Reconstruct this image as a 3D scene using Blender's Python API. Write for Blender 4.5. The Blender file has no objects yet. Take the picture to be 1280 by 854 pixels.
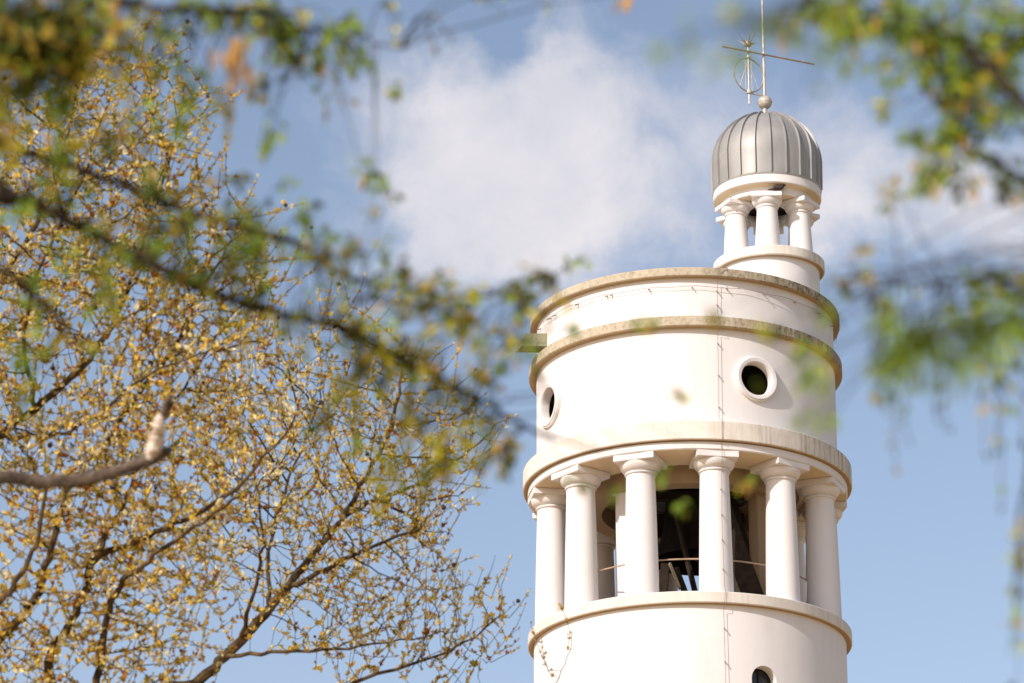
import bpy, bmesh, math, random
import numpy as np
from mathutils import Vector, Matrix, Quaternion, kdtree, noise as mnoise

random.seed(7)
scene = bpy.context.scene
COL = scene.collection
R_ = math.radians

# ------------------------------------------------------------------ camera
FPX, PITCH, EYE = 4800.0, R_(20.4), 1.6          # focal length in pixels of the 1280 wide photo
cam_data = bpy.data.cameras.new('camera')
cam_data.sensor_width = 36.0
cam_data.lens = 135.0
cam_data.clip_start = 0.5
cam_data.clip_end = 20000
cam_data.dof.use_dof = True
cam_data.dof.focus_distance = 103.0
cam_data.dof.aperture_fstop = 3.1
cam_data.dof.aperture_blades = 9
cam = bpy.data.objects.new('camera', cam_data)
cam.location = (0, 0, EYE)
cam.rotation_euler = (R_(90) + PITCH, 0, 0)
COL.objects.link(cam)
scene.camera = cam

# ------------------------------------------------------------------ tower position and directions
TX, TY = 4.80, 100.0
_n = math.hypot(TX, TY)
U = Vector((-TX / _n, -TY / _n, 0))              # tower -> viewer
RT = Vector((-U.y, U.x, 0))                      # to the viewer's right
SUN_EL = R_(33.0)
_sa = R_(-38.5)
sh = RT * math.sin(_sa) + U * math.cos(_sa)
SUN = Vector((sh.x * math.cos(SUN_EL), sh.y * math.cos(SUN_EL), math.sin(SUN_EL)))

def ray(px, py):
    vx, vy = (px - 640) / FPX, (427 - py) / FPX
    return Vector((vx, math.cos(PITCH) - vy * math.sin(PITCH), math.sin(PITCH) + vy * math.cos(PITCH)))

def at(px, py, d):                               # a point seen at a photo pixel, d metres along the view axis
    return Vector((0, 0, EYE)) + ray(px, py) * d

# ------------------------------------------------------------------ world
world = bpy.data.worlds.new('World')
scene.world = world
world.use_nodes = True
wn, wl = world.node_tree.nodes, world.node_tree.links
wn.clear()
def N(t, **k):
    n = wn.new(t)
    for a, b in k.items(): setattr(n, a, b)
    return n
sky = N('ShaderNodeTexSky', sky_type='NISHITA', sun_disc=False, sun_elevation=SUN_EL,
        sun_rotation=math.atan2(SUN.x, SUN.y), air_density=1.0, dust_density=1.0, ozone_density=1.0)
tc = N('ShaderNodeTexCoord')
def vmath(op, a, b=None):
    n = N('ShaderNodeVectorMath', operation=op)
    for i, v in enumerate((a, b)):
        if v is None: continue
        if isinstance(v, (tuple, Vector)): n.inputs[i].default_value = v
        else: wl.new(v, n.inputs[i])
    return n
def smath(op, a, b=None, clamp=False):
    n = N('ShaderNodeMath', operation=op, use_clamp=clamp)
    for i, v in enumerate((a, b)):
        if v is None: continue
        if isinstance(v, (int, float)): n.inputs[i].default_value = v
        else: wl.new(v, n.inputs[i])
    return n.outputs[0]
DIR = tc.outputs['Generated']
sep = N('ShaderNodeSeparateXYZ'); wl.new(DIR, sep.inputs[0])
az = smath('ARCTAN2', sep.outputs[0], sep.outputs[1])
el = smath('ARCSINE', sep.outputs[2])
def fbm(scale, detail, rough, seed, dist=0.0):
    n = N('ShaderNodeTexNoise', noise_dimensions='3D')
    n.inputs['Scale'].default_value = scale
    n.inputs['Detail'].default_value = detail
    n.inputs['Roughness'].default_value = rough
    n.inputs['Distortion'].default_value = dist
    o = vmath('ADD', DIR, (seed, seed * .7, -seed * .3))
    wl.new(o.outputs[0], n.inputs['Vector'])
    return n.outputs['Fac']
warp = smath('MULTIPLY', smath('SUBTRACT', fbm(34, 5, .55, 3.1), .5), R_(2.2))
warp2 = smath('MULTIPLY', smath('SUBTRACT', fbm(34, 5, .55, 8.7), .5), R_(2.2))
az2, el2 = smath('ADD', az, warp), smath('ADD', el, warp2)
CLOUDS = [  # azimuth / elevation of a puff as seen in the photo, half sizes in pixels, weight
    (575, 175, 105, 85, .85), (650, 235, 130, 90, .75), (690, 90, 60, 55, .75), (770, 120, 75, 65, .65),
    (745, 250, 130, 80, .60), (545, 285, 75, 55, .45), (860, 190, 95, 90, .42), (800, 310, 90, 40, .22),
    (1055, 220, 75, 75, 1.05), (1190, 255, 125, 65, .85), (1010, 120, 90, 45, .28), (470, 120, 60, 45, .25),
    (1255, 300, 70, 60, .7), (560, 330, 120, 28, .22), (612, 72, 26, 34, -.9), (640, 40, 30, 22, -.5), (815, 165, 34, 26, -.35), (500, 250, 24, 40, -.3)]
total = None
for (px, py, rx, ry, w) in CLOUDS:
    d = ray(px, py).normalized()
    a0, e0 = math.atan2(d.x, d.y), math.asin(d.z)
    dx = smath('MULTIPLY', smath('SUBTRACT', az2, a0), FPX * math.cos(e0) / rx)
    dy = smath('MULTIPLY', smath('SUBTRACT', el2, e0), FPX / ry)
    r2 = smath('ADD', smath('MULTIPLY', dx, dx), smath('MULTIPLY', dy, dy))
    g = smath('MULTIPLY', smath('EXPONENT', smath('MULTIPLY', r2, -0.8)), w)
    total = g if total is None else smath('ADD', total, g)
erode = smath('ADD', smath('MULTIPLY', smath('SUBTRACT', fbm(15, 5, .55, 5.5, .3), .5), 1.5), smath('MULTIPLY', smath('SUBTRACT', fbm(48, 8, .62, 2.5, .5), .5), 1.15))
m1 = N('ShaderNodeMapRange', interpolation_type='SMOOTHSTEP')
wl.new(smath('ADD', total, erode), m1.inputs['Value'])
m1.inputs['From Min'].default_value = .02; m1.inputs['From Max'].default_value = 1.5
m1.inputs['To Max'].default_value = .93
gate = smath('MULTIPLY', total, 5.0, clamp=True)
cl = smath('MULTIPLY', m1.outputs[0], gate)
tint = N('ShaderNodeMix', data_type='RGBA', blend_type='MULTIPLY')
tint.inputs['Factor'].default_value = 1.0
wl.new(sky.outputs[0], tint.inputs[6]); tint.inputs[7].default_value = (1.24, 1.08, 1.0, 1)
cm = N('ShaderNodeMix', data_type='RGBA')
wl.new(cl, cm.inputs['Factor']); wl.new(tint.outputs[2], cm.inputs[6])
shade = N('ShaderNodeMix', data_type='RGBA')
wl.new(smath('MULTIPLY', smath('SUBTRACT', fbm(22, 6, .6, 9.1, .3), .36), 3.6, clamp=True), shade.inputs['Factor'])
shade.inputs[6].default_value = (4.55, 4.55, 4.95, 1); shade.inputs[7].default_value = (5.75, 5.45, 5.55, 1)
wl.new(shade.outputs[2], cm.inputs[7])
bg = N('ShaderNodeBackground'); bg.inputs['Strength'].default_value = 0.137
wl.new(cm.outputs[2], bg.inputs['Color'])
wo = N('ShaderNodeOutputWorld'); wl.new(bg.outputs[0], wo.inputs['Surface'])

# ------------------------------------------------------------------ sun and exposure
sun_d = bpy.data.lights.new('sun', 'SUN'); sun_d.energy = 3.7; sun_d.angle = R_(.5); sun_d.color = (1.0, .94, .875)
sun = bpy.data.objects.new('sun', sun_d); COL.objects.link(sun)
sun.rotation_euler = SUN.to_track_quat('Z', 'Y').to_euler()
sun.location = (-40, -40, 60)
scene.view_settings.view_transform = 'Standard'
scene.view_settings.look = 'None'
scene.view_settings.gamma = 1.0
scene.view_settings.use_curve_mapping = False
scene.view_settings.exposure = 0.20
scene.cycles.use_denoising = True
scene.cycles.max_bounces = 8
scene.cycles.transparent_max_bounces = 6

# ------------------------------------------------------------------ materials
MATS = {}
def mat(name, build):
    m = bpy.data.materials.new(name); m.use_nodes = True
    nt = m.node_tree; nt.nodes.clear()
    out = nt.nodes.new('ShaderNodeOutputMaterial')
    build(nt, out); MATS[name] = m
    return m
class G:
    """small wrapper for building node graphs"""
    def __init__(s, nt): s.nt = nt
    def n(s, t, ins=None, **k):
        x = s.nt.nodes.new(t)
        for a, b in k.items(): setattr(x, a, b)
        for a, b in (ins or {}).items():
            if isinstance(b, bpy.types.NodeSocket): s.nt.links.new(b, x.inputs[a])
            else: x.inputs[a].default_value = b
        return x
    def coord(s, kind='Object', scale=(1, 1, 1)):
        t = s.n('ShaderNodeTexCoord')
        return s.n('ShaderNodeMapping', {'Vector': t.outputs[kind], 'Scale': scale}).outputs[0]
    def noise(s, vec, scale, detail=4, rough=.55):
        return s.n('ShaderNodeTexNoise', {'Vector': vec, 'Scale': scale, 'Detail': detail, 'Roughness': rough}).outputs['Fac']
    def ramp(s, fac, a, b, lo=0., hi=1.):
        return s.n('ShaderNodeMapRange', {'Value': fac, 'From Min': a, 'From Max': b, 'To Min': lo, 'To Max': hi}).outputs[0]
    def mix(s, fac, a, b):
        x = s.n('ShaderNodeMix', data_type='RGBA')
        for i, v in ((0, fac), (6, a), (7, b)):
            if isinstance(v, bpy.types.NodeSocket): s.nt.links.new(v, x.inputs[i])
            else: x.inputs[i].default_value = v if not isinstance(v, tuple) else (*v, 1)[:4]
        return x.outputs[2]
    def math(s, op, a, b=0.0):
        return s.n('ShaderNodeMath', {0: a, 1: b}, operation=op).outputs[0]
    def bump(s, h, strength, dist=.01):
        return s.n('ShaderNodeBump', {'Height': h, 'Strength': strength, 'Distance': dist}).outputs[0]

def plaster(nt, out, base=(.765, .73, .718), dirt=(.56, .50, .44), amount=.5):
    g = G(nt); c = g.coord()
    big = g.noise(c, .55, 5, .6)
    st = g.noise(g.coord(scale=(3.2, 3.2, .28)), 1.0, 5, .6)
    f = g.math('MULTIPLY', g.ramp(big, .45, .75), g.ramp(st, .42, .72))
    col = g.mix(g.math('MULTIPLY', f, amount), base, dirt)
    fine = g.noise(c, 38, 4, .6); med = g.noise(c, 2.6, 3, .5)
    nrm = g.bump(g.math('ADD', fine, g.math('MULTIPLY', med, 2.5)), .22, .006)
    p = g.n('ShaderNodeBsdfPrincipled', {'Base Color': col, 'Roughness': .85, 'Normal': nrm})
    p.inputs['Specular IOR Level'].default_value = .25
    nt.links.new(p.outputs[0], out.inputs[0])
mat('white_plaster', plaster)
mat('ochre_bounce', lambda nt, out: plaster(nt, out, (.43, .30, .17), (.27, .17, .09), .7))  # warm bounce and the dark line under ledges, put into the colour
mat('cream_bounce', lambda nt, out: plaster(nt, out, (.76, .62, .44), (.50, .36, .22), .5))  # warm bounce under architrave and lantern cornice, put into the colour
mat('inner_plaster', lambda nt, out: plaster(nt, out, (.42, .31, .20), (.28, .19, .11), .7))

def concrete(nt, out, base, dark, speckle, streak, side):
    """weathered cast ledge: lichen speckle, runs below the top edge, more growth on the sunless side (local +x)"""
    g = G(nt); c = g.coord()
    big = g.noise(c, 1.1, 5, .6)
    sp = g.noise(g.coord(scale=(1, 1, .8)), 9, 7, .72)
    st = g.noise(g.coord(scale=(7, 7, .35)), 1.0, 6, .7)
    t = g.n('ShaderNodeTexCoord'); s_ = g.n('ShaderNodeSeparateXYZ', {'Vector': t.outputs['Object']})
    sd = g.ramp(g.math('ADD', s_.outputs[0], g.math('MULTIPLY', big, 2.2)), 1.2, 5.2)
    a = g.math('MULTIPLY', g.ramp(sp, .47, .66), speckle)
    b = g.math('MULTIPLY', g.ramp(st, .50, .68), streak)
    k = g.math('MAXIMUM', a, b)
    k = g.math('MULTIPLY', k, g.math('ADD', g.ramp(big, .3, .7, .45, 1.0), g.math('MULTIPLY', sd, .9)))
    k = g.math('MINIMUM', g.math('ADD', k, g.math('MULTIPLY', g.math('MULTIPLY', sd, g.ramp(st, .3, .6)), side)), .92)
    col = g.mix(g.ramp(big, .35, .7), base, tuple(x * .86 for x in base))
    col = g.mix(k, col, dark)
    nrm = g.bump(g.math('ADD', sp, g.noise(c, 45, 3, .6)), .35, .008)
    p = g.n('ShaderNodeBsdfPrincipled', {'Base Color': col, 'Roughness': .9, 'Normal': nrm})
    p.inputs['Specular IOR Level'].default_value = .2
    nt.links.new(p.outputs[0], out.inputs[0])
mat('lichen_concrete', lambda nt, o: concrete(nt, o, (.56, .48, .36), (.13, .105, .06), .75, .35, .55))
mat('stained_concrete', lambda nt, o: concrete(nt, o, (.80, .735, .655), (.24, .19, .13), .12, .28, .42))
mat('clean_concrete', lambda nt, o: concrete(nt, o, (.75, .69, .62), (.40, .34, .26), .10, .25, .12))
mat('mossy_concrete', lambda nt, o: concrete(nt, o, (.34, .33, .21), (.12, .13, .05), .9, .6, .3))

def zinc(nt, out):
    g = G(nt); c = g.coord()
    st = g.noise(g.coord(scale=(6, 6, .5)), 1.0, 5, .6); big = g.noise(c, 1.3, 4, .6)
    col = g.mix(g.ramp(big, .3, .7), (.29, .28, .265), (.37, .355, .34))
    col = g.mix(g.math('MULTIPLY', g.ramp(st, .5, .75), .5), col, (.27, .25, .225))
    p = g.n('ShaderNodeBsdfPrincipled', {'Base Color': col, 'Metallic': .2, 'Roughness': g.ramp(big, .3, .7, .42, .6)})
    nt.links.new(p.outputs[0], out.inputs[0])
mat('zinc', zinc)

def simple(base, rough, metal=0., var=.25, scale=6., bumpy=0., spec=.3):
    def b(nt, out):
        g = G(nt); c = g.coord()
        n_ = g.noise(c, scale, 5, .6)
        col = g.mix(g.ramp(n_, .3, .7), tuple(x * (1 - var) for x in base), tuple(min(1, x * (1 + var)) for x in base))
        p = g.n('ShaderNodeBsdfPrincipled', {'Base Color': col, 'Roughness': rough, 'Metallic': metal})
        p.inputs['Specular IOR Level'].default_value = spec
        if bumpy: nt.links.new(g.bump(g.noise(c, scale * 6, 4, .6), bumpy, .01), p.inputs['Normal'])
        nt.links.new(p.outputs[0], out.inputs[0])
    return b
mat('painted_metal', simple((.52, .47, .40), .5, .2))
mat('antenna_metal', simple((.36, .31, .24), .5, .4))
mat('rusty_wire', simple((.30, .22, .19), .7, .2))
mat('rail_metal', simple((.45, .31, .22), .6, .2))
mat('dark_metal', simple((.05, .045, .04), .5, .4))
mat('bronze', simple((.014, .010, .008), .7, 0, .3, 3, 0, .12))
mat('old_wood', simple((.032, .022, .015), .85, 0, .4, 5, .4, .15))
mat('pale_wood', simple((.34, .28, .20), .8, 0, .3, 6, .4))
mat('brick_floor', simple((.12, .06, .035), .9, 0, .3, 8))
mat('dark_glass', simple((.02, .02, .022), .12, 0, .2, 2, 0, .5))
mat('feather', simple((.055, .042, .040), .7, 0, .45, 22))
mat('beak', simple((.16, .10, .07), .6))

def bark(c1, c2, scale):
    def b(nt, out):
        g = G(nt); v = g.coord()
        n_ = g.noise(v, scale, 6, .65)
        col = g.mix(g.ramp(n_, .35, .65), c1, c2)
        p = g.n('ShaderNodeBsdfPrincipled', {'Base Color': col, 'Roughness': .9, 'Normal': g.bump(n_, .6, .02)})
        p.inputs['Specular IOR Level'].default_value = .2
        nt.links.new(p.outputs[0], out.inputs[0])
    return b
mat('golden_bark', bark((.018, .011, .007), (.16, .10, .042), 6))
mat('twig_bark', bark((.018, .011, .007), (.065, .040, .022), 9))
mat('brown_bark', bark((.016, .010, .006), (.045, .028, .017), 12))
mat('grey_bark', bark((.045, .030, .022), (.18, .13, .095), 14))
mat('pale_snapped_wood', bark((.66, .52, .42), (.80, .68, .58), 20))

def leaf(col, trans, var=.3):
    def b(nt, out):
        g = G(nt)
        oi = g.n('ShaderNodeNewGeometry')
        rnd = oi.outputs['Random Per Island']
        a = tuple(x * (1 - var) for x in col); c_ = tuple(min(1, x * (1 + var)) for x in col)
        k = g.mix(rnd, a, c_)
        d = g.n('ShaderNodeBsdfPrincipled', {'Base Color': k, 'Roughness': .6})
        d.inputs['Specular IOR Level'].default_value = .25
        t = g.n('ShaderNodeBsdfTranslucent', {'Color': k})
        mx = g.n('ShaderNodeMixShader', {'Fac': trans, 1: d.outputs[0], 2: t.outputs[0]})
        nt.links.new(mx.outputs[0], out.inputs[0])
    return b
mat('bud_gold', leaf((.90, .58, .11), .4))
mat('bud_cream', leaf((.90, .70, .40), .35))
mat('bud_olive', leaf((.45, .37, .055), .35))
mat('bud_rust', leaf((.46, .19, .045), .3))
mat('seed_brown', leaf((.07, .035, .022), .0))
mat('leaf_green', leaf((.25, .36, .045), .5))
mat('leaf_fresh', leaf((.42, .56, .075), .55))
mat('leaf_dark', leaf((.075, .092, .022), .4))  # dark tone also stands in for the shade inside leaf clumps
mat('leaf_yellow', leaf((.86, .68, .05), .55))
mat('leaf_olive', leaf((.52, .36, .05), .5))
mat('catkin_orange', leaf((.74, .44, .09), .4))
mat('catkin_rose', leaf((.30, .17, .13), .3))

def bounce_paving(nt, out):
    g = G(nt); c = g.coord()
    bt = g.n('ShaderNodeTexBrick', {'Vector': c, 'Scale': 2.0, 'Color1': (.54, .32, .13, 1), 'Color2': (.48, .27, .11, 1), 'Mortar': (.42, .30, .13, 1)})
    n_ = g.noise(c, .3, 5, .6)
    col = g.mix(g.math('MULTIPLY', g.ramp(n_, .4, .7), .4), bt.outputs['Color'], (.27, .20, .14))
    p = g.n('ShaderNodeBsdfPrincipled', {'Base Color': col, 'Roughness': .9})
    nt.links.new(p.outputs[0], out.inputs[0])
mat('bounce_paving', bounce_paving)
mat('bounce_ground', simple((.26, .19, .065), .95, 0, .35, .4, .3))  # unseen ground, colour pushed warm to bounce light upward

# ------------------------------------------------------------------ mesh helpers
class MB:
    def __init__(s): s.v = []; s.f = []; s.m = []
    def add(s, verts, faces, mi=0):
        o = len(s.v); s.v.extend(tuple(v) for v in verts)
        s.f.extend(tuple(i + o for i in q) for q in faces); s.m.extend([mi] * len(faces)); return s
    def lathe(s, prof, seg=96, closed=False, mi=0, org=(0, 0, 0), M=None):
        vs = []; n = len(prof)
        for k in range(seg):
            a = 2 * math.pi * k / seg; ca, sa = math.cos(a), math.sin(a)
            for r, z in prof:
                p = Vector((r * ca, r * sa, z))
                if M: p = M @ p
                vs.append((p.x + org[0], p.y + org[1], p.z + org[2]))
        fs = []
        for k in range(seg):
            k2 = (k + 1) % seg
            for i in range(n if closed else n - 1):
                j = (i + 1) % n
                fs.append((k * n + i, k2 * n + i, k2 * n + j, k * n + j))
        return s.add(vs, fs, mi)
    def box(s, sx, sy, sz, M=None, c=(0, 0, 0), mi=0, b=0.0):
        bm = bmesh.new(); bmesh.ops.create_cube(bm, size=1)
        bmesh.ops.scale(bm, vec=(sx, sy, sz), verts=bm.verts)
        if b: bmesh.ops.bevel(bm, geom=bm.edges[:], offset=b, segments=2, affect='EDGES')
        bmesh.ops.translate(bm, vec=c, verts=bm.verts)
        if M: bmesh.ops.transform(bm, matrix=M, verts=bm.verts)
        bm.verts.index_update()
        s.add([v.co[:] for v in bm.verts], [[v.index for v in f.verts] for f in bm.faces], mi); bm.free(); return s
    def beam(s, a, b, w, h, mi=0, bev=.01):
        a, b = Vector(a), Vector(b); d = b - a
        q = d.to_track_quat('Z', 'Y').to_matrix().to_4x4()
        return s.box(w, h, d.length, Matrix.Translation((a + b) / 2) @ q, mi=mi, b=bev)
    def tube(s, pts, rad, sides=6, mi=0, cap=True):
        pts = [Vector(p) for p in pts]; n = len(pts)
        if n < 2: return s
        if not hasattr(rad, '__len__'): rad = [rad] * n
        t0 = (pts[1] - pts[0]).normalized()
        nx = t0.orthogonal().normalized(); vs = []
        for i in range(n):
            t = (pts[min(i + 1, n - 1)] - pts[max(i - 1, 0)])
            t = t.normalized() if t.length > 1e-9 else t0
            nx = nx - t * nx.dot(t)
            nx = nx.normalized() if nx.length > 1e-6 else t.orthogonal().normalized()
            ny = t.cross(nx)
            for k in range(sides):
                a = 2 * math.pi * k / sides
                vs.append(pts[i] + (nx * math.cos(a) + ny * math.sin(a)) * rad[i])
        fs = [(i * sides + k, i * sides + (k + 1) % sides, (i + 1) * sides + (k + 1) % sides, (i + 1) * sides + k)
              for i in range(n - 1) for k in range(sides)]
        if cap: fs += [tuple(range(sides))[::-1], tuple((n - 1) * sides + k for k in range(sides))]
        return s.add(vs, fs, mi)
    def ball(s, c, r, mi=0, seg=16, rings=10, sc=(1, 1, 1)):
        vs = [(c[0], c[1], c[2] - r * sc[2])]
        for i in range(1, rings):
            a = -math.pi / 2 + math.pi * i / rings
            for k in range(seg):
                b = 2 * math.pi * k / seg
                vs.append((c[0] + r * sc[0] * math.cos(a) * math.cos(b), c[1] + r * sc[1] * math.cos(a) * math.sin(b), c[2] + r * sc[2] * math.sin(a)))
        vs.append((c[0], c[1], c[2] + r * sc[2])); L = len(vs) - 1; fs = []
        for k in range(seg):
            k2 = (k + 1) % seg
            fs.append((0, 1 + k2, 1 + k)); fs.append((L, L - seg + k, L - seg + k2))
            for i in range(rings - 2):
                o = 1 + i * seg; fs.append((o + k, o + k2, o + seg + k2, o + seg + k))
        return s.add(vs, fs, mi)
    def build(s, name, mats, parent=None, loc=(0, 0, 0), rz=0, smooth=True, angle=35):
        me = bpy.data.meshes.new(name)
        me.from_pydata(s.v, [], s.f)
        for m in ([mats] if isinstance(mats, str) else mats): me.materials.append(MATS[m])
        me.polygons.foreach_set('material_index', s.m)
        if smooth:
            me.polygons.foreach_set('use_smooth', [True] * len(me.polygons))
            me.set_sharp_from_angle(angle=R_(angle))
        me.update()
        o = bpy.data.objects.new(name, me); COL.objects.link(o)
        o.parent = parent; o.location = loc; o.rotation_euler = (0, 0, rz)
        return o
def empty(name, loc, label, cat, rz=0, group=None):
    o = bpy.data.objects.new(name, None); COL.objects.link(o)
    o.location = loc; o.rotation_euler = (0, 0, rz); o.empty_display_size = .3
    o['label'] = label; o['category'] = cat
    if group: o['group'] = group
    return o
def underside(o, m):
    # warm bounce light is painted into the down-facing faces of a moulding
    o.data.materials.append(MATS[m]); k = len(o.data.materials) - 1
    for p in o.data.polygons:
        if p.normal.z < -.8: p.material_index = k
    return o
def copy_tree(o, parent):
    c = o.copy(); COL.objects.link(c); c.parent = parent
    for ch in [x for x in o.children]:
        copy_tree(ch, c)
    return c
def carve(o, cutters):
    """cut openings through a wall mesh, then drop the cutters"""
    for c in cutters:
        md = o.modifiers.new('cut', 'BOOLEAN'); md.operation = 'DIFFERENCE'; md.object = c; md.solver = 'EXACT'
    dg = bpy.context.evaluated_depsgraph_get(); dg.update()
    me = bpy.data.meshes.new_from_object(o.evaluated_get(dg))
    o.modifiers.clear(); o.data = me
    me.polygons.foreach_set('use_smooth', [True] * len(me.polygons)); me.set_sharp_from_angle(angle=R_(30))
    for c in cutters: bpy.data.objects.remove(c)

# ------------------------------------------------------------------ ground
gb = MB(); gb.add([(-6000, -6000, 0), (6000, -6000, 0), (6000, 6000, 0), (-6000, 6000, 0)], [(0, 1, 2, 3)])
ground = gb.build('ground', 'bounce_ground', smooth=False); ground['kind'] = 'structure'
pb = MB(); pb.add([(70 * math.cos(a * math.pi / 32) + 6, 70 * math.sin(a * math.pi / 32) + 92, .004) for a in range(64)], [tuple(range(64))])
bounce_disc = pb.build('bounce_pavement', 'bounce_paving', smooth=False); bounce_disc['kind'] = 'structure'  # unseen brick disc, added to bounce warm light onto the tower

# ------------------------------------------------------------------ bell tower (local -y faces the viewer)
TW = empty('bell_tower', (TX, TY, 0), 'round white bell tower with a ring of columns and a domed lantern on top', 'tower', rz=math.atan2(RT.y, RT.x))
def pol(r, th, z=0):                              # local polar, angle from the viewer's side towards the right
    t = R_(th); return Vector((r * math.sin(t), -r * math.cos(t), z))
def part(mb, name, m, z=0, **k): return mb.build(name, m, TW, loc=(0, 0, z), **k)

# profile heights
Z_GAL0, Z_GAL1 = 29.955, 30.268
Z_ARC0, Z_ARC1, Z_COR0, Z_COR1 = 34.147, 34.381, 34.37, 34.909
Z_BAND0, Z_BAND1, Z_TOP0, Z_TOP1 = 37.636, 37.932, 39.077, 39.33

shaft = part(MB().lathe([(4.42, 0), (4.42, .9), (4.34, 1.0), (4.27, 1.1), (4.21, Z_GAL0), (3.75, Z_GAL0), (3.75, .02)], 160, True), 'lower_wall', 'white_plaster')
def ledge(name, r0, r1, h, m, z, rr=.025):
    return underside(part(MB().lathe([(r0, 0), (r1 - rr, 0), (r1, rr), (r1, h - rr), (r1 - rr * 1.2, h), (r0, h + .02)], 192, True), name, m, z), 'ochre_bounce')
ledge('gallery_ledge', 3.0, 4.37, Z_GAL1 - Z_GAL0, 'clean_concrete', Z_GAL0 + .002)
part(MB().lathe([(0, 0), (3.02, 0), (3.02, .27), (0, .27)], 96), 'gallery_floor', 'brick_floor', Z_GAL0 + .004)
# small recessed bead below each ledge
def bead(z, r): part(MB().lathe([(r - .05, -.035), (r + .03, -.035), (r + .03, 0), (r - .05, 0)], 160, True), 'shadow_bead', 'white_plaster', z)
# architrave ring on the columns with soffit
underside(part(MB().lathe([(3.05, Z_ARC0 + .004), (4.34, Z_ARC0), (4.37, Z_ARC0 + .03), (4.37, Z_ARC1 - .02), (4.33, Z_ARC1 - .004), (3.05, Z_ARC1 - .004)], 192, True), 'architrave', 'white_plaster'), 'cream_bounce')
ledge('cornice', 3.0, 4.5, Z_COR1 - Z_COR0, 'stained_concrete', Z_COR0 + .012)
upper = part(MB().lathe([(4.125, Z_COR1 - .1), (4.125, Z_BAND0 + .1), (3.97, Z_BAND0 + .1), (3.97, Z_COR1 - .1)], 192, True), 'upper_wall', 'white_plaster')
ledge('band_ledge', 3.9, 4.33, Z_BAND1 - Z_BAND0, 'lichen_concrete', Z_BAND0)
part(MB().lathe([(4.115, Z_BAND1 - .1), (4.115, Z_TOP0 + .03), (3.85, Z_TOP0 + .03), (3.85, Z_BAND1 - .1)], 192, True), 'parapet_wall', 'white_plaster')
ledge('top_ledge', 3.7, 4.3, Z_TOP1 - Z_TOP0, 'lichen_concrete', Z_TOP0)
part(MB().lathe([(0, Z_TOP0 - .1), (3.84, Z_TOP0 - .1), (3.84, Z_TOP0 + .08), (0, Z_TOP0 + .12)], 96), 'roof_slab', 'clean_concrete')
# belfry ceiling with a round opening
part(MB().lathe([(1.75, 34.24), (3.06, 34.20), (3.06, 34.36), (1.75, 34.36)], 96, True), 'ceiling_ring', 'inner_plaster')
part(MB().lathe([(0, 36.95), (3.70, 36.95), (3.70, 37.05), (0, 37.05)], 64), 'upper_floor', 'old_wood')

# openings
OC_Z, OC_A = 36.315, 27.0
cut = []
for k in range(4):
    a = OC_A + 90 * k
    d = pol(1, a).normalized()
    q = d.to_track_quat('Z', 'Y').to_matrix().to_4x4()
    c = MB().lathe([(.0, 3.2), (.47, 3.2), (.47, 5.0), (.0, 5.0)], 48).build('cutter', 'white_plaster', None)
    bm = bmesh.new(); bm.from_mesh(c.data); bmesh.ops.remove_doubles(bm, verts=bm.verts, dist=1e-4); bmesh.ops.recalc_face_normals(bm, faces=bm.faces); bm.to_mesh(c.data); bm.free()
    c.parent = TW; c.matrix_basis = Matrix.Translation((0, 0, OC_Z)) @ q
    cut.append(c)
bpy.context.view_layer.update()
carve(upper, cut)
cut = []
WIN_TOP = 28.40
for k in range(4):
    for (zt, hh) in ((WIN_TOP, 1.9), (WIN_TOP - 8, 1.9), (WIN_TOP - 16, 1.9)):
        a = OC_A + 90 * k
        rad = .36; prof = [(-rad, -hh), (rad, -hh)] + [(rad * math.cos(t * math.pi / 16), -rad + rad * math.sin(t * math.pi / 16)) for t in range(17)]
        n = len(prof); vs = [(x, -3.2, z) for x, z in prof] + [(x, -4.9, z) for x, z in prof]
        fs = [tuple(range(n)), tuple(range(2 * n - 1, n - 1, -1))] + [(i, i + n, (i + 1) % n + n, (i + 1) % n) for i in range(n)]
        c = MB().add(vs, fs).build('cutter', 'white_plaster', TW, loc=(0, 0, zt), rz=R_(a), smooth=False)
        bm = bmesh.new(); bm.from_mesh(c.data); bmesh.ops.recalc_face_normals(bm, faces=bm.faces); bm.to_mesh(c.data); bm.free()
        cut.append(c)
bpy.context.view_layer.update()
carve(shaft, cut)
# round window surrounds, arched window panes
ocm = MB().lathe([(.45, -.16), (.455, .055), (.465, .075), (.485, .105), (.575, .118), (.585, .112), (.587, .085), (.622, .082), (.628, .07), (.630, -.16)], 64, True)
oc0 = None
for k in range(4):
    d = pol(1, OC_A + 90 * k)
    if oc0 is None:
        oc0 = ocm.build('window_surround', 'white_plaster', TW); o = oc0
    else:
        o = oc0.copy(); COL.objects.link(o); o.parent = TW
    o.matrix_basis = Matrix.Translation(d * 4.115 + Vector((0, 0, OC_Z))) @ d.to_track_quat('Z', 'Y').to_matrix().to_4x4()
w0 = None
for k in range(4):
    for zt in (WIN_TOP, WIN_TOP - 8, WIN_TOP - 16):
        if w0 is None:
            rad = .37; P = [(-rad, -1.93), (rad, -1.93)] + [(rad * math.cos(t * math.pi / 16), -.36 + rad * math.sin(t * math.pi / 16)) for t in range(17)]
            w0 = MB().tube([(x, 0, z) for x, z in P] + [(P[0][0], 0, P[0][1]), (P[1][0], 0, P[1][1])], .035, 6).box(.04, .04, 1.9, c=(0, 0, -.97)).build('window', 'old_wood', TW)
            MB().add([(x, .012, z) for x, z in P], [tuple(range(len(P)))]).build('pane', 'dark_glass', w0, smooth=False)
            o = w0
        else: o = copy_tree(w0, TW)
        p = pol(3.86, OC_A + 90 * k, zt); o.location = p; o.rotation_euler = (0, 0, R_(OC_A + 90 * k))

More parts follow.
